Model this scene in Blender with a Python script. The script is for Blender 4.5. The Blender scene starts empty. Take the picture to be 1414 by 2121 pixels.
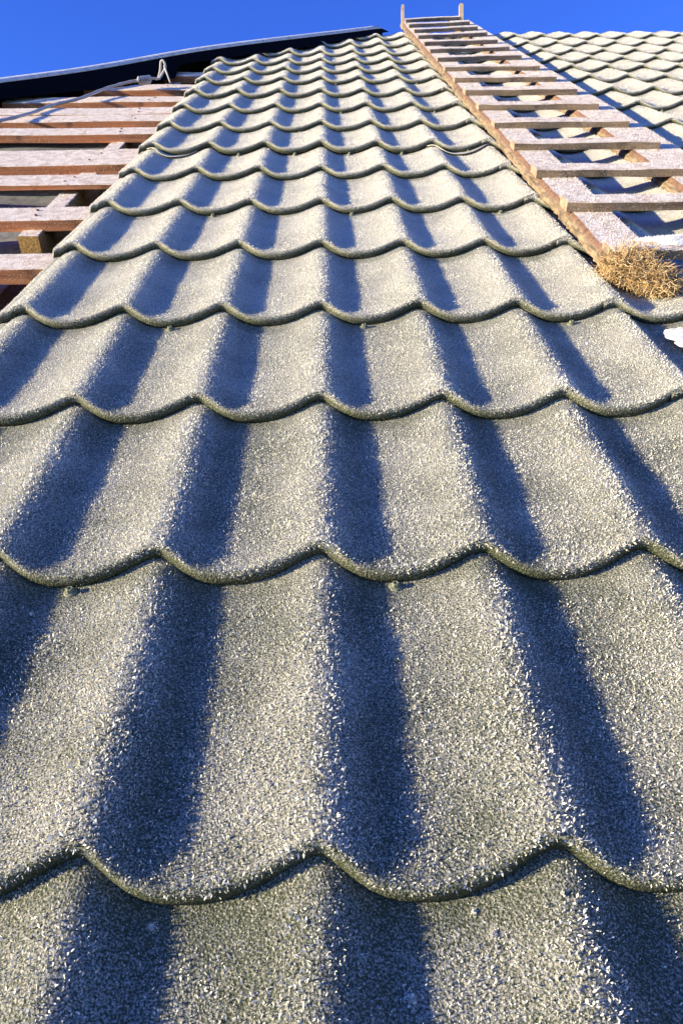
import bpy, math, random
import numpy as np
from mathutils import Vector, Matrix
random.seed(7); RNG=np.random.default_rng(7)
S=bpy.context.scene; COL=S.collection
PITCH=math.radians(35); P=.183; L=.35; DV=.0275; HW=.0195; STEP=.0185
ROFF=[-.001,.006,.013,.012,.024,.017,.012,-.017,-.021,-.0095,-.006,.005,-.0146,-.0336,-.0369,-.0027,.04]
def RV(r):                                   # slope position of the lip of row r
    o=0 if r<0 else ROFF[min(r,16)]
    return r*L+o
# ------------------------------------------------------------------ helpers
CA,SA=math.cos(PITCH),math.sin(PITCH)
def W(u,v,w): return Vector((u,v*CA-w*SA,v*SA+w*CA))     # roof coordinates -> world
def tag(o,label=None,cat=None,group=None,kind=None):
    if label: o['label']=label
    if cat: o['category']=cat
    if group: o['group']=group
    if kind: o['kind']=kind
    return o
def place(o,u=0,v=0,w=0):
    o.location=W(u,v,w); o.rotation_euler=(PITCH,0,0); return o
def empty(name,u=0,v=0,w=0):
    o=bpy.data.objects.new(name,None); COL.objects.link(o); return place(o,u,v,w)
def link(name,me,mats,parent=None,smooth=False):
    o=bpy.data.objects.new(name,me); COL.objects.link(o)
    for m in (mats if isinstance(mats,(list,tuple)) else [mats]): me.materials.append(m)
    if smooth: me.shade_smooth()
    if parent: o.parent=parent
    return o
def mesh_np(name,V,F,mi=None):
    """V (n,3) float, F (m,k) int, all faces k-gons"""
    me=bpy.data.meshes.new(name); n=len(V); m,k=F.shape
    me.vertices.add(n); me.vertices.foreach_set('co',np.ascontiguousarray(V,dtype=np.float32).ravel())
    me.loops.add(m*k); me.loops.foreach_set('vertex_index',np.ascontiguousarray(F,dtype=np.int32).ravel())
    me.polygons.add(m); me.polygons.foreach_set('loop_start',np.arange(0,m*k,k,dtype=np.int32))
    if mi is not None: me.polygons.foreach_set('material_index',np.ascontiguousarray(mi,dtype=np.int32))
    me.update(calc_edges=True); return me
class MB:
    def __init__(s): s.v=[];s.f=[];s.m=[]
    def face(s,idx,m=0): s.f.append(tuple(idx)); s.m.append(m)
    def grid(s,G,m=0,closed=False):
        G=[[Vector(p) for p in r] for r in G]; b=len(s.v); nr,nc=len(G),len(G[0])
        for r in G: s.v.extend(r)
        for i in range(nr-1):
            for j in range(nc if closed else nc-1):
                j2=(j+1)%nc
                s.face((b+i*nc+j,b+i*nc+j2,b+(i+1)*nc+j2,b+(i+1)*nc+j),m)
    def tube(s,pts,rad,k=6,m=0,cap=True):
        pts=[Vector(p) for p in pts]; G=[]; up=Vector((0,0,1))
        for i,p in enumerate(pts):
            d=(pts[min(i+1,len(pts)-1)]-pts[max(i-1,0)]).normalized()
            a=d.cross(up); 
            if a.length<1e-3: a=d.cross(Vector((1,0,0)))
            a.normalize(); b=a.cross(d); r=rad[i] if hasattr(rad,'__len__') else rad
            G.append([p+(a*math.cos(2*math.pi*j/k)+b*math.sin(2*math.pi*j/k))*r for j in range(k)])
        b0=len(s.v); s.grid(G,m,True)
        if cap:
            s.face(range(b0+k-1,b0-1,-1),m); e=b0+(len(pts)-1)*k; s.face(range(e,e+k),m)
    def build(s,name,mats,parent=None,smooth=False):
        me=bpy.data.meshes.new(name); me.from_pydata([tuple(v) for v in s.v],[],s.f)
        for p,m in zip(me.polygons,s.m): p.material_index=m
        me.update(); return link(name,me,mats,parent,smooth)
# ------------------------------------------------------------------ materials
def mat(name):
    m=bpy.data.materials.new(name); m.use_nodes=True; nt=m.node_tree
    b=nt.nodes['Principled BSDF']; return m,nt,b
def N(nt,t,**kw):
    n=nt.nodes.new(t)
    for k,v in kw.items():
        if k in n.inputs: n.inputs[k].default_value=v
        else: setattr(n,k,v)
    return n
def noise(nt,vec,scale,detail=3,rough=.6):
    n=N(nt,'ShaderNodeTexNoise'); n.inputs['Scale'].default_value=scale; n.inputs['Detail'].default_value=detail; n.inputs['Roughness'].default_value=rough
    nt.links.new(vec,n.inputs['Vector']); return n.outputs['Fac']
def ramp(nt,fac,stops):
    n=N(nt,'ShaderNodeValToRGB'); cr=n.color_ramp
    while len(cr.elements)<len(stops): cr.elements.new(.5)
    for e,(p,c) in zip(cr.elements,stops): e.position=p; e.color=(*c,1) if len(c)==3 else c
    nt.links.new(fac,n.inputs['Fac']); return n.outputs['Color']
def math_(nt,op,a,b=None,clamp=False):
    n=N(nt,'ShaderNodeMath'); n.operation=op; n.use_clamp=clamp
    for i,x in enumerate((a,b)):
        if x is None: continue
        if isinstance(x,(int,float)): n.inputs[i].default_value=x
        else: nt.links.new(x,n.inputs[i])
    return n.outputs[0]
def mixc(nt,f,a,b):
    n=N(nt,'ShaderNodeMix'); n.data_type='RGBA'
    for i,x in ((0,f),(6,a),(7,b)):
        if isinstance(x,(tuple,float,int)): n.inputs[i].default_value=x if i==0 else (*x,1)
        else: nt.links.new(x,n.inputs[i])
    return n.outputs[2]
def bump(nt,h,strength,dist,b):
    n=N(nt,'ShaderNodeBump'); n.inputs['Strength'].default_value=strength; n.inputs['Distance'].default_value=dist
    nt.links.new(h,n.inputs['Height']); nt.links.new(n.outputs['Normal'],b.inputs['Normal'])
def frost_tile_mat():
    m,nt,b=mat('frosted_green_metal'); tc=N(nt,'ShaderNodeTexCoord').outputs['Object']
    at=N(nt,'ShaderNodeAttribute',attribute_name='frost').outputs['Fac']
    v=N(nt,'ShaderNodeTexVoronoi'); v.inputs['Scale'].default_value=420; nt.links.new(tc,v.inputs['Vector'])
    n1=noise(nt,tc,520,2); n2=noise(nt,tc,9,3); n3=noise(nt,tc,1400,1)
    g=math_(nt,'ADD',math_(nt,'MULTIPLY',n1,.9),math_(nt,'MULTIPLY',n3,.5))
    g=math_(nt,'SUBTRACT',g,.7)                              # grain around 0
    big=math_(nt,'MULTIPLY',math_(nt,'SUBTRACT',n2,.5),.8)
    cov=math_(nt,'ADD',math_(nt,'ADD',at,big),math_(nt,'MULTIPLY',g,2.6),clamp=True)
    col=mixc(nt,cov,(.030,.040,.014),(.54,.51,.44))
    nt.links.new(col,b.inputs['Base Color']); b.inputs['Roughness'].default_value=.75
    h=math_(nt,'ADD',n1,math_(nt,'MULTIPLY',v.outputs['Distance'],.7))
    bump(nt,h,.9,.0016,b); return m
def crystal_mat(name,c0,c1,rough=.45):
    m,nt,b=mat(name); tc=N(nt,'ShaderNodeTexCoord').outputs['Object']
    n=noise(nt,tc,260,1); col=ramp(nt,n,[(.3,c0),(.7,c1)])
    nt.links.new(col,b.inputs['Base Color']); b.inputs['Roughness'].default_value=rough
    b.inputs['Specular IOR Level'].default_value=.5
    tr=N(nt,'ShaderNodeBsdfTranslucent'); nt.links.new(col,tr.inputs['Color'])
    mx=N(nt,'ShaderNodeMixShader'); mx.inputs[0].default_value=.15
    out=nt.nodes['Material Output']
    nt.links.new(b.outputs[0],mx.inputs[1]); nt.links.new(tr.outputs[0],mx.inputs[2]); nt.links.new(mx.outputs[0],out.inputs['Surface'])
    return m
def snow_mat(name,c=(.76,.69,.60),dark=(.36,.23,.15)):
    m,nt,b=mat(name); tc=N(nt,'ShaderNodeTexCoord').outputs['Object']
    n1=noise(nt,tc,480,2); n2=noise(nt,tc,35,4)
    f=math_(nt,'ADD',math_(nt,'MULTIPLY',n1,.6),math_(nt,'MULTIPLY',n2,.4))
    nt.links.new(ramp(nt,f,[(.40,dark),(.53,c)]),b.inputs['Base Color']); b.inputs['Roughness'].default_value=.8
    bump(nt,n1,.8,.0015,b); return m
def wood_mat(name,c0,c1,knot,sx=3,sy=90,frost=.0,axis=0):
    m,nt,b=mat(name); tc=N(nt,'ShaderNodeTexCoord').outputs['Object']
    mp=N(nt,'ShaderNodeMapping'); sc=[sy,sy,sy]; sc[axis]=sx; mp.inputs['Scale'].default_value=sc
    nt.links.new(tc,mp.inputs['Vector'])
    n=noise(nt,mp.outputs[0],1,5,.65); n2=noise(nt,tc,14,3)
    c=ramp(nt,n,[(.3,c0),(.62,c1)]); c=mixc(nt,ramp(nt,n2,[(.55,(0,0,0)),(.72,(1,1,1))]),c,knot)
    if frost:
        f=noise(nt,tc,380,2); c=mixc(nt,ramp(nt,f,[(.60-frost*.2,(0,0,0)),(.68,(.8,.8,.8))]),c,(.62,.60,.58))
    nt.links.new(c,b.inputs['Base Color']); b.inputs['Roughness'].default_value=.85
    bump(nt,n,.6,.002,b); return m
def plain(name,c,rough=.6,nscale=60,var=.25,bd=.0005,metal=0):
    m,nt,b=mat(name); tc=N(nt,'ShaderNodeTexCoord').outputs['Object']
    n=noise(nt,tc,nscale,4); nt.links.new(ramp(nt,n,[(.3,tuple(x*(1-var) for x in c)),(.7,tuple(min(1,x*(1+var)) for x in c))]),b.inputs['Base Color'])
    b.inputs['Roughness'].default_value=rough; b.inputs['Metallic'].default_value=metal
    if rough>=.85: b.inputs['Specular IOR Level'].default_value=.05
    bump(nt,n,.5,bd,b); return m
M_TILE=frost_tile_mat()
M_CR=crystal_mat('ice_crystal',(.58,.57,.50),(.90,.88,.80))
M_CRG=crystal_mat('ice_crystal_glossy',(.85,.85,.85),(.95,.95,.95),.16)
M_SNOW=snow_mat('hoar_frost_on_wood')
M_PURE=snow_mat('snow',(.80,.80,.80),(.45,.46,.45))
M_LATH=wood_mat('red_brown_wood',(.24,.075,.028),(.50,.19,.075),(.14,.05,.022),frost=.12)
M_RUNG=wood_mat('grey_brown_wood',(.13,.085,.05),(.31,.215,.135),(.075,.05,.032),frost=.15)
M_RAIL=wood_mat('rail_wood',(.07,.035,.022),(.20,.11,.07),(.05,.025,.015),sx=90,sy=90,axis=1,frost=.0)
M_BARK=wood_mat('bark_edge_wood',(.05,.033,.02),(.27,.195,.12),(.04,.026,.016),sx=26,sy=160,axis=1)
M_POST=wood_mat('pale_wood',(.36,.26,.17),(.55,.42,.29),(.3,.2,.12),sx=90,sy=90,axis=2)
M_OSB=plain('chip_board',(.50,.30,.11),.9,160,.6,.002)
M_BLACK=plain('black_sheet_metal',(.004,.004,.005),.85,40,.3)
M_FLINE=snow_mat('frost_on_flashing',(.66,.66,.66),(.30,.30,.31))
M_MEMB=snow_mat('frosted_membrane',(.22,.22,.19),(.07,.07,.055))
M_ROPE=plain('frosted_rope',(.42,.40,.40),.9,500,.35,.001)
M_STRAW=plain('straw_fibre',(.50,.32,.14),.8,60,.45,.0003)
M_STRAW2=plain('pale_straw_fibre',(.66,.50,.29),.8,60,.35,.0003)
M_STRAW3=plain('brown_straw_fibre',(.20,.13,.07),.8,60,.35,.0003)
M_SCREW=plain('frosted_screw',(.15,.16,.11),.6,700,.8,.0004)
M_NAIL=plain('rusty_nail',(.16,.09,.06),.6,300,.4)
M_DARK=plain('light_block_black',(.012,.009,.007),.95,8,.4)  # near black, so the added box leaves the void in deep shade
M_TAPE=plain('dark_green_metal',(.05,.075,.035),.5,400,.4)
M_GROUND=plain('frozen_ground',(.10,.11,.07),1,1.5,.4,.02)
# ------------------------------------------------------------------ roof tiles
def hprof(ph):
    """depth of the wave below its crest: rounder than the cut of the lip"""
    return gprof(ph,11.,-.022)
def gprof(ph,sg=6.5,sh=0.):
    """0 on the crest, 1 in the trough, periodic in the wave phase"""
    X=np.array([0,.04,.09,.16,.25,.33,.42,.5,.6,.7,.8,.9,.96,1.]); Y=np.array([0,.06,.26,.59,.88,.975,1,.985,.91,.75,.52,.25,.08,0])
    t=np.linspace(0,1,201)[:-1]; y=np.interp(t,X,Y)
    k=np.exp(-.5*(np.arange(-30,31)/sg)**2); k/=k.sum()
    y=np.convolve(np.concatenate([y[-30:],y,y[:30]]),k,'valid'); y=(y-y.min())/(y.max()-y.min())
    return np.interp(np.mod(ph+sh,1),np.append(t,1),np.append(y,y[0]))
HIP=np.array([(-2.6,2.35),(-1.65,3.36),(-1.43,3.61),(-1.26,3.785),(-1.09,3.99),(-.91,4.28),(-.69,4.50),(-.45,4.79),(-.185,5.06),(.112,5.49),(.38,5.87),(.45,5.96)])
HIPW=[.02,.02,.02,.02,.02,.022,.036,.037,.038,.026,.018,.015]
def hipv(u): return np.interp(u,HIP[:,0],HIP[:,1])
def scatter(A,B,C,D,n,lo,hi,wid,tilt,glossy=.06,dirb=None):
    """n leaf-shaped crystals on quads given corner arrays already drawn per crystal"""
    a=RNG.random((n,1)); b=RNG.random((n,1))
    p=A*(1-a)*(1-b)+B*a*(1-b)+C*a*b+D*(1-a)*b
    nr=np.cross(B-A,D-A); nr/=np.linalg.norm(nr,axis=1,keepdims=True)+1e-12
    r=RNG.normal(size=(n,3)); tg=r-(r*nr).sum(1,keepdims=True)*nr; tg/=np.linalg.norm(tg,axis=1,keepdims=True)
    ang=RNG.uniform(*tilt,(n,1)); d=nr*np.cos(ang)+tg*np.sin(ang)
    if dirb is not None: d=d+dirb; d/=np.linalg.norm(d,axis=1,keepdims=True)
    r2=RNG.normal(size=(n,3)); s=np.cross(d,r2); s/=np.linalg.norm(s,axis=1,keepdims=True)
    ln=(lo+(hi-lo)*RNG.random((n,1))**1.6)
    if np.ndim(lo): pass
    wd=ln*RNG.uniform(*wid,(n,1))
    side=np.cross(d,s)
    base=p-nr*.0002; tip=p+d*ln; mid=p+d*ln*.55+side*wd*.15
    V=np.stack([base,mid+s*wd*.5,tip,mid-s*wd*.5],1).reshape(-1,3)
    F=np.arange(4*n).reshape(n,4)
    mi=(RNG.random(n)<glossy).astype(np.int32)
    return V,F,mi
CLUMPS=[(.127,-.059,.0022,260),(.116,-.041,.0014,90),(-.121,-.046,.0020,170),(.063,-.099,.0026,260),(-.026,.004,.0009,50),(.18,-.038,.0009,50),(-.307,.282,.0016,90),(-.05,.62,.0012,50),(.22,.75,.0012,50),(.02,.13,.001,40),(-.16,.08,.0012,50),(.10,.22,.001,40)]
def make_sheet(label,u0,u1,r0,r1,dw,vshift=0,vend=None,cut=False,group='metal tile sheets',edge=False,screws=(),frost_add=0.,vis=True,low=0):
    """u0,u1 in metres; rows r0..r1 inclusive; lip edge of each row a rounded fascia"""
    dw=dw-.0125                                   # crest tops of the lips lie at height 0
    root=empty('roof_tile_sheet',(u0+u1)/2,RV(r0),0)
    tag(root,label,'roof sheet',group)
    ph0,ph1=u0/P,u1/P
    us=np.unique(np.round(np.concatenate([np.arange(math.ceil(ph0*28)/28,ph1,1/28.),[ph0,ph1]]),5))
    keep=np.concatenate([[True],np.diff(us)>1e-3]); us=us[keep]
    extra=None
    g=gprof(us); gh=hprof(us)
    cols=[]; tt=[]
    fas=[(.003,0),(-.0022,.12),(-.0026,.45),(-.0024,.74),(-.0018,.92),(.0006,.995),(.005,1.)]
    jitter={}
    def wob(r,k): # little irregularities so that rows are not clones
        rr=np.random.default_rng(1000+r*7+k); a=rr.normal(size=4)*.0009
        return a[0]+a[1]*np.sin(us*.9+a[2]*3000)+a[3]*np.sin(us*2.3+a[1]*5000)
    for r in range(r0,r1+1):
        lip=RV(r)-DV*g+wob(r,0); nxt=RV(r+1)-DV*g+wob(r+1,0)
        if r==r1 and vend is not None: nxt=np.full_like(lip,vend)
        dz=wob(r,1)*.6
        for (dv_,hh) in fas:
            cols.append((us*P,lip+dv_+(.004 if hh==0 else 0),-HW*gh+STEP*hh+(dz if hh>.2 else 0))); tt.append((r,-1.+hh if hh<1 else 1e-6))
        nb=9
        for k in range(1,nb+1):
            t=k/nb; vv=lip+.005+(nxt+.0005-.005-lip)*t
            # gentle swell of the pan, wave a touch deeper near the lip
            ww=-HW*gh*(1.0+.04*math.sin(math.pi*t))+STEP*(1-t)+dz*(1-t)
            cols.append((us*P,vv,ww)); tt.append((r,t))
    V=np.array([[ (c[0][i],c[1][i]+vshift,c[2][i]+dw) for i in range(len(us))] for c in cols])  # [nj][nu][3]
    nj,nu=V.shape[:2]
    if edge: # left edge: shallow groove and folded rim
        x=us-ph0
        groove=-.0035*np.exp(-((x-.095)/.022)**2)-.003*np.exp(-((x-.045)/.012)**2)
        V[:,:,2]+=groove[None,:]
        V[:,0,2]-=.012
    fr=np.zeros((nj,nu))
    for j,(r,t) in enumerate(tt):
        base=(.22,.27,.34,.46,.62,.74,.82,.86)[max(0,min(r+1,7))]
        if t<=0: fr[j]=-.12+.02*max(0,min(r,4)) + (base*.9 if t>-.1 else (base*.6 if t>-.4 else 0))
        else:
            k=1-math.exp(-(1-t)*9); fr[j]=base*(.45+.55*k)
        fr[j]+=frost_add*(t>0)+(.10*(1-g)-.16*np.exp(-((np.mod(us,1)-.27)/.13)**2)*max(0,1-max(r,0)/7))*(t>0)  # crest frost thicker; shadow band beside it thinned to paint the shade deeper
    idx=np.arange(nj*nu).reshape(nj,nu)
    F=np.stack([idx[:-1,:-1],idx[:-1,1:],idx[1:,1:],idx[1:,:-1]],-1).reshape(-1,4)
    Vf=V.reshape(-1,3)
    fc=Vf[F].mean(1)
    ok=np.ones(len(F),bool)
    if cut: ok=fc[:,1]<hipv(fc[:,0])+.01
    F=F[ok]; Vl=Vf-np.array([(u0+u1)/2,RV(r0),0])
    me=mesh_np('tiles',Vl,F)
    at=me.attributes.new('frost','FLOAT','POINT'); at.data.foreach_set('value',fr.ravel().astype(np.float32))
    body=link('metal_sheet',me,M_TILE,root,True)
    so=body.modifiers.new('thickness','SOLIDIFY'); so.thickness=.0016; so.offset=-1
    # hoar frost crystals
    area=np.linalg.norm(np.cross(Vl[F[:,1]]-Vl[F[:,0]],Vl[F[:,3]]-Vl[F[:,0]]),axis=1)
    row=np.repeat(np.array([a for a,_ in tt])[:-1],nu-1)[ok]; t_=np.repeat(np.array([b for _,b in tt])[:-1],nu-1)[ok]
    frf=fr.ravel()[F].mean(1); gf=np.tile(gprof((us[:-1]+us[1:])/2),nj-1)[ok]
    phf=np.tile((us[:-1]+us[1:])/2,nj-1)[ok]; phf=np.mod(phf+.25,1)-.25
    dens=np.interp(row,[-2,-1,0,1,2,3,4,6,9,16],[2.4e5,3.2e5,3.6e5,4.4e5,5.0e5,4.6e5,3.4e5,1.8e5,9e4,4.5e4])
    size=np.interp(row,[-2,0,1,2,3,4,6,9,16],[1.45,1.45,1.25,1.05,.98,1.0,1.15,1.35,1.7])
    if low: dens=dens*low
    dens=dens*np.clip(.25+.85*frf/np.maximum(.6,frf.max()),.1,1.1)
    lipf=np.clip((t_+.75)/.6,0,1); dens=np.where(t_<0,dens*(.45+1.7*lipf),dens)
    dens=dens*(1-.45*np.exp(-((np.mod(phf,1)-.27)/.12)**2)*np.interp(row,[0,8],[1,0]))  # fewer crystals in the shadow band: finer frost there, and darker shade
    pv=fc[ok]; pat=np.sin(pv[:,0]*37+3*np.sin(pv[:,1]*13))+np.sin(pv[:,1]*31+2.5*np.sin(pv[:,0]*23+1)); dens=dens*np.clip(1+.28*pat,.35,1.6)
    # keep only what the neighbourhood of the photograph can see: the nearest rows narrow
    lim=np.interp(row,[-2,0,1,2,3],[.45,.50,.62,.75,9])
    uc=fc[ok][:,0]; dens=np.where(abs(uc-.02)>lim,dens*.04,dens)
    cnt=RNG.poisson(dens*area); sel=np.repeat(np.arange(len(F)),cnt); n=len(sel)
    if n:
        q=Vl[F[sel]]
        crest=np.exp(-((phf[sel]-.025)/np.where(phf[sel]>.025,.10,.14))**2)
        bodyf=(t_[sel]>0)
        edge_=np.where(bodyf,np.exp(-t_[sel]*9),.0)
        shelter=np.where(bodyf,np.clip((1-t_[sel])*5,.25,1),.30+.95*np.clip((t_[sel]+.75)/.6,0,1))
        patch=.92+.16*np.sin(uc[sel]*61+fc[ok][sel][:,1]*27)*np.sin(fc[ok][sel][:,1]*49-uc[sel]*33)
        sz=size[sel]*(.0020+.0008*crest+.0003*edge_-.0006*np.exp(-((phf[sel]-.27)/.12)**2))*shelter*patch  # crystals shortened in the shadow band, again to deepen its shade
        V2,F2,mi=scatter(q[:,0],q[:,1],q[:,2],q[:,3],n,(sz*.45)[:,None],(sz*1.5)[:,None],(.20,.42),(.15,1.2),.02,None)
        parts=[(V2,F2,mi)]
        d2=np.interp(row,[-2,0,2,5,16],[150,200,500,1000,1300])*(t_>0)
        d2[abs(uc-.02)>lim]=0
        s2=np.repeat(np.arange(len(F)),RNG.poisson(d2*area)); 
        if len(s2):
            q=Vl[F[s2]]; sc=np.interp(row[s2],[0,6,16],[.0020,.0030,.0048])[:,None]
            parts.append(scatter(q[:,0],q[:,1],q[:,2],q[:,3],len(s2),sc*.6,sc*1.3,(.5,.9),(.2,1.2),1.))
        for (cu_,cv_,rad,k_) in (CLUMPS if r0<0 and u0<0 else []):
            a_=RNG.uniform(0,6.28,k_); b_=rad*np.abs(RNG.normal(size=k_)); x_=cu_+b_*np.cos(a_); y_=cv_+1.2*b_*np.sin(a_)
            gg=gprof(x_/P); rr_=math.floor((cv_+DV*float(gprof(np.array([cu_/P]))[0]))/L)
            l0=RV(rr_)-DV*gg; l1=RV(rr_+1)-DV*gg; t0=(y_-l0)/(l1-l0)
            z_=-HW*hprof(x_/P)*(1+.04*np.sin(np.pi*t0))+STEP*(1-t0)+dw+.0012*np.exp(-(b_/rad)**2)
            A_=np.stack([x_-(u0+u1)/2,y_-RV(r0),z_],1); e1=np.array([.001,0,0]); e2=np.array([0,.001,0])
            parts.append(scatter(A_,A_+e1,A_+e1+e2,A_+e2,k_,.0008,.0022,(.5,.9),(.1,1.3),.25))
        o_=0; VV=[];FF=[];MM=[]
        for a_,b_,c_ in parts: VV.append(a_); FF.append(b_+o_); MM.append(c_); o_+=len(a_)
        fm=mesh_np('frost',np.concatenate(VV),np.concatenate(FF),np.concatenate(MM))
        tag(link('hoar_frost',fm,[M_CR,M_CRG],root),kind='stuff')
    for (ph,r) in screws:
        u=ph*P; lipv=RV(r)-DV*float(gprof(np.array([ph]))[0]); z=-HW*float(hprof(np.array([ph]))[0])+dw
        mb=MB(); c=(u-(u0+u1)/2,lipv+vshift-.0105-RV(r0),z+.0005)
        def ring(rad,h,k=18): return [(c[0]+rad*math.cos(2*math.pi*i/k),c[1]+rad*math.sin(2*math.pi*i/k),c[2]+h) for i in range(k)]
        mb.grid([ring(.0001,.0022),ring(.0062,.0022),ring(.0076,.0012),ring(.0078,-.003)],0,True)
        wsh=mb.build('screw',M_SCREW,root,True)
        mb=MB()
        def hexr(rad,h): return [(c[0]+rad*math.cos(2*math.pi*i/6+ph*9),c[1]+rad*math.sin(2*math.pi*i/6+ph*9),c[2]+h) for i in range(6)]
        mb.grid([hexr(.0044,.001),hexr(.0044,.0062),hexr(.0037,.0072),hexr(.0024,.0072),hexr(.0020,.0058),hexr(.0001,.0058)],0,True)
        mb.build('hex_head',M_SCREW,wsh)
    return root
RIDGE=5.99
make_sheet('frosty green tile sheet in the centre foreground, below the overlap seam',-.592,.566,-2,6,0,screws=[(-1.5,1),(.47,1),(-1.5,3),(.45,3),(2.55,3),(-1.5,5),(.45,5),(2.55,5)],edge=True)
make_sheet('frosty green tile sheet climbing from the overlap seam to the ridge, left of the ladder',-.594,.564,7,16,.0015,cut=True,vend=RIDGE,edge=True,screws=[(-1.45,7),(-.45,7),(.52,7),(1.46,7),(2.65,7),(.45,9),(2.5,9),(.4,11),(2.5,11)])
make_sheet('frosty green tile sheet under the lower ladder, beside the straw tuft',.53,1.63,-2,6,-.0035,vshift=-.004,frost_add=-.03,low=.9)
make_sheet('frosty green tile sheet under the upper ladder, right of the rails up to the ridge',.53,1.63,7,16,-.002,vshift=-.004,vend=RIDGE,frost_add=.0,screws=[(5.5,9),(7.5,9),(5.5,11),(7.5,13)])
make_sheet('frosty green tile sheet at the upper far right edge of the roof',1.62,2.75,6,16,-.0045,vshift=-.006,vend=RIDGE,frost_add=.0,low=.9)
# thin lapped rims at the overlap seam (they belong to the upper sheet)
def rim(label,pa,pb):
    mb=MB(); G=[]; n=26
    for row in range(2):
        pass
    base=[]
    for i in range(n+1):
        ph=pa+(pb-pa)*i/n; g=float(gprof(np.array([ph]))[0]); e=max(0,math.sin(math.pi*i/n))**.5
        v=RV(7)-DV*g-.004; w=-HW*float(hprof(np.array([ph]))[0])+.003-.0125
        base.append((ph*P,v,w,e))
    G=[[(u,v+.01,w-.0005) for u,v,w,e in base],[(u,v-.045*e,w+.0035+.004*e) for u,v,w,e in base],[(u,v-.047*e,w+.0015+.004*e) for u,v,w,e in base],[(u,v-.0,w-.003) for u,v,w,e in base]]
    mb.grid(G); return mb
for ch in [o for o in bpy.data.objects if o.name=='roof_tile_sheet.001']:
    for pa,pb in ((-3.1,-2.2),(1.9,3.05)):
        mb=rim('',pa,pb); off=Vector((( -.594+.564)/2,RV(7),0)); mb.v=[v-off for v in mb.v]
        me_=mb.build('lapped_rim',M_TILE,ch,True)
        a=me_.data.attributes.new('frost','FLOAT','POINT'); a.data.foreach_set('value',[.9]*len(me_.data.vertices))
# ------------------------------------------------------------------ boards
def board(mb,u0,u1,v0,v1,w0,w1,top=1,side=0,nseg=24,axis='u',amp=.0012,seed=0,lrough=0,face_m=None):
    """board with slightly wandering edges; top faces get material index top"""
    r=random.Random(seed); ph=[r.random()*6 for _ in range(8)]
    n=nseg; secs=[]
    for i in range(n+1):
        t=i/n
        def wv(k,a=amp): return a*(math.sin(t*7+ph[k])+.6*math.sin(t*17+ph[(k+3)%8]))
        c=.0022
        if axis=='u':
            u=u0+(u1-u0)*t; a,b,lo,hi=v0+wv(0),v1+wv(1),w0+wv(2,amp*.7),w1+wv(3,amp*.7)
            secs.append([(u,a,lo),(u,a,hi-c),(u,a+c,hi),(u,b-c,hi),(u,b,hi-c),(u,b,lo)])
        else:
            v=v0+(v1-v0)*t; a,b,lo,hi=u0+wv(0)+(r.uniform(-lrough,lrough)),u1+wv(1),w0+wv(2,amp*.7),w1+wv(3,amp*.7)
            secs.append([(b,v,lo),(b,v,hi-c),(b-c,v,hi),(a+c,v,hi),(a,v,hi-c),(a,v,lo)])
    b0=len(mb.v)
    for s_ in secs: mb.v.extend(Vector(p) for p in s_)
    for i in range(n):
        for j in range(6):
            j2=(j+1)%6; m=top if j in(1,2,3) else side
            if j==1 or j==3: m=top
            f=(b0+i*6+j,b0+(i+1)*6+j,b0+(i+1)*6+j2,b0+i*6+j2)
            mb.face(f,m)
    mb.face([b0+j for j in range(6)],side); mb.face([b0+n*6+5-j for j in range(6)],side)
def frost_on(obj,dens,lo,hi,mi_top=1,parent=None,tilt=(.1,1.1)):
    """hoar-frost needles on the faces of a board that carry frost"""
    me=obj.data; V=np.array([v.co[:] for v in me.vertices]); Q=[p.vertices[:] for p in me.polygons if p.material_index==mi_top and len(p.vertices)==4]
    if not Q: return
    F=np.array(Q); area=np.linalg.norm(np.cross(V[F[:,1]]-V[F[:,0]],V[F[:,3]]-V[F[:,0]]),axis=1)
    nr=np.cross(V[F[:,1]]-V[F[:,0]],V[F[:,3]]-V[F[:,0]]); 
    F=np.where((nr[:,2]<0)[:,None],F[:,::-1],F)
    sel=np.repeat(np.arange(len(F)),RNG.poisson(area*dens)); n=len(sel)
    if not n: return
    q=V[F[sel]]; V2,F2,mi=scatter(q[:,0],q[:,1],q[:,2],q[:,3],n,lo,hi,(.2,.45),tilt,.05)
    o=link('hoar_frost',mesh_np('frost',V2,F2,mi),[M_CRW,M_CRG],parent or obj); tag(o,kind='stuff')
    return o
M_CRW=crystal_mat('ice_crystal_white',(.66,.60,.53),(.90,.85,.78))
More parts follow.
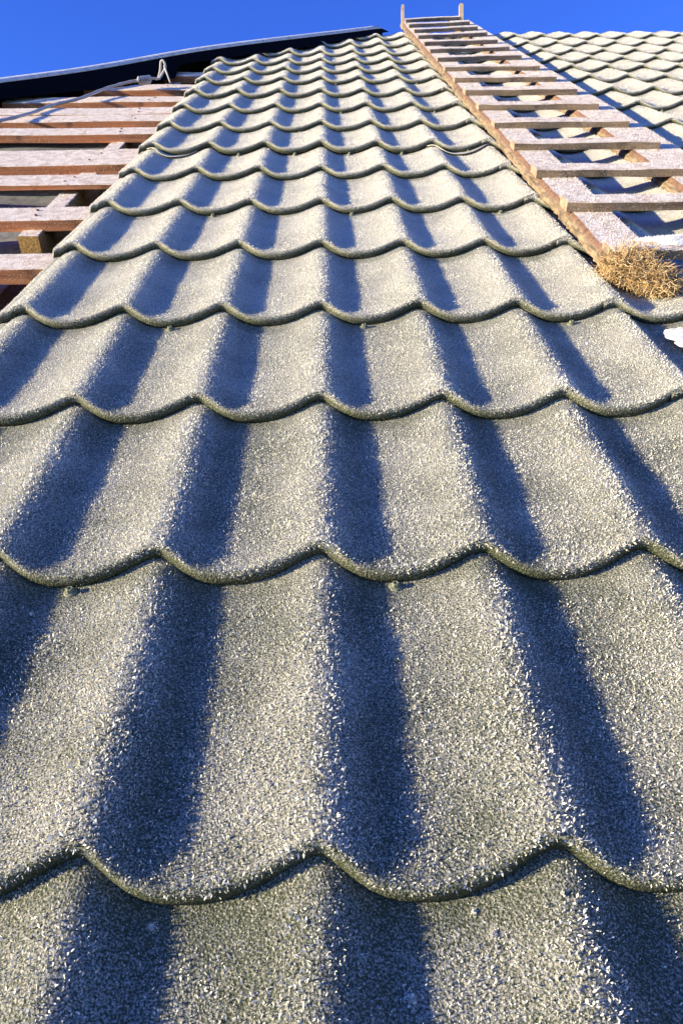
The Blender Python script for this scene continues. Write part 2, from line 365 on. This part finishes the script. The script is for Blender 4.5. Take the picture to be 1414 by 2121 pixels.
# roof laths on the left
LATHS=[(1.02,1.13,'roof lath lowest of all, ending in the bottom left gap'),
 (1.412,1.517,'frosted roof lath above the black bottom gap, lowest one fully seen'),
 (1.791,1.909,'frosted red brown roof lath, second from the bottom, above the chipboard end'),
 (2.134,2.250,'frosted roof lath with a split dark front, third from the bottom'),
 (2.395,2.615,'widest frosted roof lath, double the width of its neighbours'),
 (2.856,2.975,'frosted roof lath just below the low end of the rope'),
 (3.116,3.245,'frosted roof lath crossed by the low end of the rope, front of a touching pair'),
 (3.252,3.393,'frosted roof lath crossed by the rope, rear one of a touching pair'),
 (3.559,3.690,'frosted roof lath under the middle of the rope'),
 (3.873,4.03,'frosted roof lath under the rope knot'),
 (4.312,4.45,'short topmost frosted roof lath behind the rope loop'),
]
def hipu(v): return float(np.interp(v,HIP[:,1],HIP[:,0]))
for i,(v0,v1,lab) in enumerate(LATHS):
    if i==0: continue
    wt=-.05+[0,0,-.001,.001,-.002,.002,0,.003,-.001,0,0][i]; th=.030+.004*(i%3==1)
    ul=max(-2.1,hipu(v0)+.05); ur=-.42
    if i==3: th=.016
    root=empty('roof_lath',(ul+ur)/2,v0,wt-th)
    tag(root,lab,'lath','laths of the bare roof')
    mb=MB(); board(mb,ul,ur,v0,v1,wt-th,wt,seed=i,amp=.0016,nseg=30); off=Vector(((ul+ur)/2,v0,wt-th)); mb.v=[v-off for v in mb.v]
    o=mb.build('board',[M_LATH,M_SNOW],root)
    frost_on(o,6e4,.0010,.0036,parent=root)
    for dv_ in (.3,.72):
        nb_=MB(); cx_,cy_=-.763+.012*math.sin(i*5+dv_*9)-(ul+ur)/2,(v1-v0)*dv_
        nb_.grid([[Vector((cx_+rr*math.cos(2*math.pi*k/8),cy_+rr*math.sin(2*math.pi*k/8),th+h)) for k in range(8)] for rr,h in ((.0045,-.001),(.0045,.0025),(.003,.0032),(.0001,.0032))],0,True)
        nb_.build('nail',M_NAIL,root,True)
# counter batten, its chipboard, the membrane, an added dark box blocking sky light below
def simple_board(name,lab,cat,u0,u1,v0,v1,w0,w1,mats,axis='v',seed=3,fd=7e4,group=None,amp=.0015):
    root=empty(name,(u0+u1)/2,v0,w0); tag(root,lab,cat,group)
    mb=MB(); board(mb,u0,u1,v0,v1,w0,w1,axis=axis,seed=seed,amp=amp); off=Vector(((u0+u1)/2,v0,w0)); mb.v=[v-off for v in mb.v]
    o=mb.build('board',mats,root)
    if fd: frost_on(o,fd,.0012,.004,parent=root)
    return root
simple_board('counter_batten','frosted batten running up the roof beneath the left laths, above the chipboard end','batten',-.79,-.735,1.74,4.3,-.16,-.078,[M_OSB,M_SNOW],seed=5)
simple_board('counter_batten','low frosted batten stub running up the roof below the chipboard end','batten',-.80,-.748,.9,1.66,-.22,-.12,[M_LATH,M_SNOW],seed=6)
simple_board('cross_board','frosted board deep under the laths left of the batten stub','board',-1.9,-.80,1.56,1.68,-.16,-.13,[M_LATH,M_SNOW],axis='u',seed=8)
mb=MB(); G=[]
for i in range(41):
    v=1.72+i/40*2.6; rowp=[]
    for j in range(31):
        u=-2.1+j/30*1.325; rowp.append((u,v,-.155+.012*math.sin(v*9+u*3)*math.sin(u*7)+.004*math.sin(v*31)))
    G.append(rowp)
mb.grid(G); mo=mb.build('roof_membrane',M_MEMB,None,True); place(mo); tag(mo,'grey green frosted underlay sheet seen in the gaps between the left laths','membrane')
so=mo.modifiers.new('t','SOLIDIFY'); so.thickness=.002
mb=MB()
def box(mb,a,b,m=0):
    x0,y0,z0=a;x1,y1,z1=b;k=len(mb.v)
    mb.v.extend(Vector(p) for p in [(x0,y0,z0),(x1,y0,z0),(x1,y1,z0),(x0,y1,z0),(x0,y0,z1),(x1,y0,z1),(x1,y1,z1),(x0,y1,z1)])
    for f in [(3,2,1,0),(4,5,6,7),(0,1,5,4),(1,2,6,5),(2,3,7,6),(3,0,4,7)]: mb.face([k+q for q in f],m)
box(mb,(-2.2,-1.2,-.9),(2.9,6.1,-.88)); box(mb,(-2.22,-1.2,-.9),(-2.2,2.9,-.10)); box(mb,(-2.2,-1.22,-.9),(2.9,-1.2,-.06)); box(mb,(2.9,-1.2,-.9),(2.92,6.1,-.06)); box(mb,(.3,6.1,-.9),(2.9,6.12,-.06))  # closed box added so no sky light reaches the lath gaps
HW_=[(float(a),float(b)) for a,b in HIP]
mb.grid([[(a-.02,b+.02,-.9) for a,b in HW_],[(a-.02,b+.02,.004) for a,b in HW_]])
o=mb.build('attic_light_block',M_DARK); place(o); tag(o,'added black box keeping sky light out of the gaps under the laths','light blocker',kind='structure')
# hip flashing: black wing towards the camera, frosted bead on top, wing down the far side
root=empty('hip_flashing',-.4,4.6,0); tag(root,'long black metal flashing with a frosted top edge, slanting down the hip against the sky','flashing')
off=Vector((-.4,4.6,0))
pts=[]
for i in range(61):
    u=-2.6+i/60*3.02; v=float(hipv(u)); w=float(np.interp(u,HIP[:,0],HIPW))
    pts.append((u,v,w))
PT=np.array(pts); k=np.ones(5)/5
for c in (1,2):
    PT[2:-2,c]=np.convolve(PT[:,c],k,'valid')
mb=MB(); wb=lambda v:-.003-.046*min(1,max(0,(4.36-v)*8))*(1 if v>4.0 else max(.55,1-(4.0-v)*.9))
mb.grid([[Vector((u+2.6*(w-wb(v)),v+.35*(w-wb(v)),wb(v)))-off for u,v,w in PT],[Vector((u+1.3*(w-wb(v)),v+.17*(w-wb(v)),(w+wb(v))/2+.001))-off for u,v,w in PT],[Vector((u,v,w))-off for u,v,w in PT]])
wing=mb.build('wing',M_BLACK,root); so=wing.modifiers.new('t','SOLIDIFY'); so.thickness=.002; so.offset=-1
mb=MB(); mb.grid([[Vector((u,v,w+.0015))-off for u,v,w in PT],[Vector((u-.012,v+.008,w+.012))-off for u,v,w in PT],[Vector((u-.03,v+.02,w+.016))-off for u,v,w in PT],[Vector((u-.05,v+.033,w+.010))-off for u,v,w in PT]])
tp=mb.build('top_edge',M_FLINE,root,True); so=tp.modifiers.new('t','SOLIDIFY'); so.thickness=.002; so.offset=-1
mb=MB(); mb.grid([[Vector((u-.052,v+.034,w+.007))-off for u,v,w in PT],[Vector((u-.30,v+.2,w-.14))-off for u,v,w in PT]])
mb.build('far_wing',M_BLACK,root)
# ------------------------------------------------------------------ ladder
lad=empty('roof_ladder',.77,1.12,.0); tag(lad,'frosted wooden roof ladder of rough planks lying up the tiles to the ridge','ladder')
off=Vector((.77,1.12,0))
def addl(mb,name,mats,smooth=False,parent=lad):
    mb.v=[Vector(v)-off for v in mb.v]; return mb.build(name,mats,parent,smooth)
def rail(u0,u1,v0,v1,seed,w0=.001,w1=.028):
    r=random.Random(seed); n=620; mb=MB(); secs=[]
    # bark edge: knobbly left side
    for i in range(n+1):
        t=i/n; v=v0+(v1-v0)*t
        e=.003*math.sin(v*5+seed)+.0016*math.sin(v*13)+.0012*math.sin(v*31+1)+.0008*math.sin(v*83); k1,k2,k3=[r.uniform(-1,1) for _ in range(3)]
        a=u0+.5*e
        secs.append([(u1+.002*math.sin(v*11),v,w0),(u1+.002*math.sin(v*11),v,w1-.002),(u1-.003,v,w1),(a+.005+.001*k1,v,w1+.0005*k2),(a+.0005*k2,v,w1-.004),
          (a-.003+.0008*k1+e*.4,v,w0+(w1-w0)*.66),(a-.010+.0016*k2+e*.8,v,w0+(w1-w0)*.44),(a-.012+.0018*k3+e,v,w0+(w1-w0)*.04),(a-.008+.003*k1,v,w0-.004+.001*k2)])
    b0=0
    for s_ in secs: mb.v.extend(Vector(p) for p in s_)
    K=9
    for i in range(n):
        for j in range(K):
            j2=(j+1)%K
            m=1 if j in(1,2) else (0 if j in (3,4) else (2 if j<8 else 0))
            mb.face((i*K+j,(i+1)*K+j,(i+1)*K+j2,i*K+j2),m)
    mb.face(range(K),0); mb.face([n*K+K-1-j for j in range(K)],0)
    return addl(mb,'rail',[M_RAIL,M_SNOW,M_BARK])
RA=rail(.585,.684,1.17,6.30,1); RB=rail(.932,1.085,1.12,6.38,2,-.003,.0275)
for o in (RA,RB): frost_on(o,7e4,.0010,.0040,parent=o)
RUNGS=[1.198,1.527,1.838,2.157,2.477,2.795,3.113,3.443,3.778,4.13,4.48,4.81,5.18,5.53,5.88,6.25]
for i,v in enumerate(RUNGS):
    r=random.Random(40+i); mb=MB(); d=r.uniform(.060,.072)
    board(mb,.576+.0028*max(0,i-6)+r.uniform(-.003,.005),1.02+.0022*max(0,i-8)+r.uniform(-.006,.006)+(.0 if i else .03),v,v+d,.0285,.049+r.uniform(-.001,.002),seed=60+i,nseg=22)
    # tilt: rungs are not quite parallel
    k=r.uniform(-.008,.008) if i>8 else r.uniform(-.003,.003)
    for vv in mb.v: vv.y+=(k+(.0004*i*i if i>8 else 0))*(vv.x-.80)/.22
    o=addl(mb,'rung',[M_RUNG,M_SNOW]); frost_on(o,7e4,.0010,.0038,parent=o)
for (u,v,h,twd) in ((.578,6.05,.165,.020),(1.03,6.33,.15,.030)):
    mb=MB(); c=W(u,v,.0)
    inv=Matrix.Rotation(-PITCH,3,'X')
    G=[]
    for (z,s_) in ((0,1),(h*.5,1),(h-.012,.98),(h,.7)):
        G.append([Vector((u,v,0))+inv@Vector((a*twd*.5*s_,b*.012*s_,z)) for a,b in ((-1,-1),(1,-1),(1,1),(-1,1))])
    mb.grid(G,0,True); mb.face((3,2,1,0)); k=len(mb.v)-4; mb.face((k,k+1,k+2,k+3))
    addl(mb,'upright_post',M_POST)
# ------------------------------------------------------------------ straw tuft at the ladder foot
root=empty('straw_tuft',.605,1.13,0); tag(root,'tangled golden straw tuft wrapped around the bottom left end of the ladder','straw tuft'); off=Vector((.605,1.13,0))
lobes=[((.614,1.180,.020),(.034,.024,.020)),((.645,1.150,.010),(.030,.020,.016)),((.592,1.200,.008),(.017,.020,.014)),((.672,1.128,-.002),(.024,.013,.010)),((.632,1.185,.026),(.028,.015,.014))]
mb=MB()
for c,rad in lobes:
    k=12; G=[]
    for a in range(9):
        th=math.pi*a/8; G.append([(c[0]+rad[0]*.78*math.sin(th)*math.cos(2*math.pi*b/k)*random.uniform(.85,1.1),c[1]+rad[1]*.78*math.sin(th)*math.sin(2*math.pi*b/k)*random.uniform(.85,1.1),c[2]+rad[2]*.78*math.cos(th)) for b in range(k)])
    mb.grid(G,0,True)
mb.v=[v-off for v in mb.v]; mb.build('core',M_STRAW,root,True)
mb=MB(); r=random.Random(5)
for i in range(5200):
    c,rad=lobes[r.choices(range(5),[10,7,4,4,4])[0]]
    d=Vector([r.gauss(0,1) for _ in range(3)]).normalized(); p=Vector((c[0]+d.x*rad[0],c[1]+d.y*rad[1],max(-.012,c[2]+d.z*rad[2])))
    t=d.cross(Vector([r.gauss(0,1) for _ in range(3)])).normalized(); pts=[]; curl=r.uniform(.25,.75); ax=(d+Vector([r.gauss(0,.5) for _ in range(3)])).normalized()
    st=r.uniform(.0018,.0048); p=p+d*(abs(r.gauss(0,.0025)) if r.random()<.9 else .008*r.random())
    for j in range(13):
        pts.append(p.copy()); p=p+t*st; t=(Matrix.Rotation(curl*r.uniform(.5,1.3),3,ax)@t).normalized()
        ax=(ax+Vector([r.gauss(0,.25) for _ in range(3)])).normalized()
    mb.tube(pts,r.uniform(.0002,.0007),3,r.choices((0,1,2),(5,5,2))[0],False)
mb.v=[v-off for v in mb.v]; tag(mb.build('fibres',[M_STRAW,M_STRAW2,M_STRAW3],root,True),kind='stuff')
# ------------------------------------------------------------------ snow patches
def snow_lump(lab,u,v,w,ru,rv,rw,seed):
    r=random.Random(seed); mb=MB(); G=[]; k=26
    ph=[r.uniform(0,6) for _ in range(6)]
    for a in range(10):
        f=a/9; rr=max(1e-4,math.cos(f*math.pi/2))**.6
        G.append([Vector((ru*rr*math.cos(2*math.pi*b/k)*(1+.22*math.sin(3*2*math.pi*b/k+ph[0])+.12*math.sin(7*2*math.pi*b/k+ph[1])),rv*rr*math.sin(2*math.pi*b/k)*(1+.2*math.sin(2*2*math.pi*b/k+ph[2])+.1*math.sin(9*2*math.pi*b/k+ph[3])),rw*f*(1+.2*math.sin(b*1.3+a)))) for b in range(k)])
    mb.grid(G,0,True); o=mb.build('snow_patch',M_PURE,None,True); place(o,u,v,w); tag(o,lab,'snow','leftover lumps of snow')
    me=o.data
    for p in me.polygons: p.material_index=0
    frost_on(o,2.0e5,.0008,.003,0,parent=o)
    return o
snow_lump('white lump of snow on the right sheet just below the straw tuft',.640,.925,-.016,.036,.036,.006,1)
snow_lump('white ridge of snow on the lowest ladder rung right of the straw',.745,1.245,.050,.085,.030,.010,2)
# ------------------------------------------------------------------ rope
rp=[(-1.62,2.65,-.035),(-1.40,2.86,-.038),(-1.249,3.027,-.03),(-1.191,3.205,-.036),(-1.143,3.39,-.034),(-1.055,3.51,-.028),(-.985,3.70,-.018),(-.90,3.83,-.010),(-.862,3.86,-.010)]
def smooth(pts,n=8):
    out=[]; P_=[Vector(p) for p in pts]; P_=[P_[0]]+P_+[P_[-1]]
    for i in range(1,len(P_)-2):
        for k in range(n):
            t=k/n; a,b,c,d=P_[i-1:i+3]
            out.append(.5*((2*b)+(-a+c)*t+(2*a-5*b+4*c-d)*t*t+(-a+3*b-3*c+d)*t**3))
    out.append(P_[-2]); return out
root=empty('rope',-1.0,3.6,-.03); off=Vector((-1.0,3.6,-.03)); tag(root,'frosted grey rope lying across the left laths to a knot','rope')
mb=MB(); sp=smooth(rp)
mb.tube(sp,[.0065+.0008*math.sin(i*1.7) for i in range(len(sp))],8); mb.v=[v-off for v in mb.v]; ro=mb.build('strand',M_ROPE,root,True)
mb=MB(); kn=[]
for i in range(60):
    t=i/59; a=t*math.pi*9; kn.append((-.862+.045*t+.004*math.cos(a),3.86+.04*t+.014*math.cos(a),-.010+.012*math.sin(a)))
mb.tube(kn,.008,7); mb.v=[v-off for v in mb.v]; mb.build('knot',M_ROPE,root,True)
mb=MB(); lp=smooth([(-.82,3.90,-.005),(-.80,3.92,-.008),(-.785,3.93,-.01),(-.772,3.95,.02),(-.765,3.96,.055),(-.752,3.96,.06),(-.745,3.95,.035),(-.76,3.93,.01),(-.775,3.91,-.01)])
mb.tube(lp,.0055,7)
mb.tube(smooth([(-.75,3.95,.04),(-.735,3.92,.01),(-.72,3.90,-.03)]),.0045,6)
mb.v=[v-off for v in mb.v]; mb.build('loop',M_ROPE,root,True)
# ------------------------------------------------------------------ ground far below
me=bpy.data.meshes.new('ground'); me.from_pydata([(-300,-300,0),(300,-300,0),(300,300,0),(-300,300,0)],[],[(0,1,2,3)])
o=link('ground',me,M_GROUND); o.location=(0,0,-5.5); tag(o,kind='structure')
# ------------------------------------------------------------------ light
AZ,EL=math.radians(7),math.radians(17.3)
sd=Vector((-math.cos(EL)*math.cos(AZ),-math.cos(EL)*math.sin(AZ),math.sin(EL)))   # roof coordinates, towards the sun
sw=W(*sd).normalized()
sun=bpy.data.lights.new('sun','SUN'); sun.energy=4.9; sun.angle=math.radians(.5); sun.color=(1.0,.855,.555)
so=bpy.data.objects.new('sun',sun); COL.objects.link(so); so.rotation_euler=sw.to_track_quat('Z','Y').to_euler()
w=bpy.data.worlds.new('World'); S.world=w; w.use_nodes=True; nt=w.node_tree
sky=nt.nodes.new('ShaderNodeTexSky'); sky.sky_type='NISHITA'; sky.sun_disc=False
sky.sun_elevation=math.asin(sw.z); sky.sun_rotation=math.atan2(sw.x,sw.y)
sky.air_density=1.0; sky.dust_density=0; sky.ozone_density=3.0; sky.altitude=300
hs=nt.nodes.new('ShaderNodeHueSaturation'); hs.inputs['Saturation'].default_value=1.2; hs.inputs['Hue'].default_value=.53
bg=nt.nodes['Background']; bg.inputs['Strength'].default_value=.115
nt.links.new(sky.outputs[0],hs.inputs['Color']); tint=N(nt,'ShaderNodeMix'); tint.data_type='RGBA'; tint.blend_type='MULTIPLY'; tint.inputs[0].default_value=1; tint.inputs[7].default_value=(.74,.97,1.32,1)
nt.links.new(hs.outputs[0],tint.inputs[6]); nt.links.new(tint.outputs[2],bg.inputs['Color'])
# ------------------------------------------------------------------ camera
f,th,yaw,roll,cu,cv,cw=1594.0,0.64668,-0.01714,0.00628,0.01558,-0.316,0.55404
A=Vector((math.cos(yaw),math.sin(yaw),0)); B=Vector((-math.sin(yaw),math.cos(yaw),0)); Wn=Vector((0,0,1))
Fd=math.cos(th)*B-math.sin(th)*Wn; U=math.sin(th)*B+math.cos(th)*Wn
X=math.cos(roll)*A-math.sin(roll)*U; Y=math.sin(roll)*A+math.cos(roll)*U
tw=lambda d: W(*d)
cam=bpy.data.cameras.new('camera'); co=bpy.data.objects.new('camera',cam); COL.objects.link(co)
m=Matrix.Identity(4)
for i,c in enumerate((tw(X),tw(Y),-tw(Fd),W(cu,cv,cw))):
    for j in range(3): m[j][i]=c[j]
co.matrix_world=m; cam.sensor_fit='VERTICAL'; cam.sensor_height=36; cam.sensor_width=24; cam.lens=f/2121*36
cam.clip_start=.02; cam.clip_end=2000
S.camera=co
S.view_settings.view_transform='Standard'; S.view_settings.look='None'; S.view_settings.exposure=1.47; S.view_settings.gamma=1
S.render.resolution_x=682; S.render.resolution_y=1024
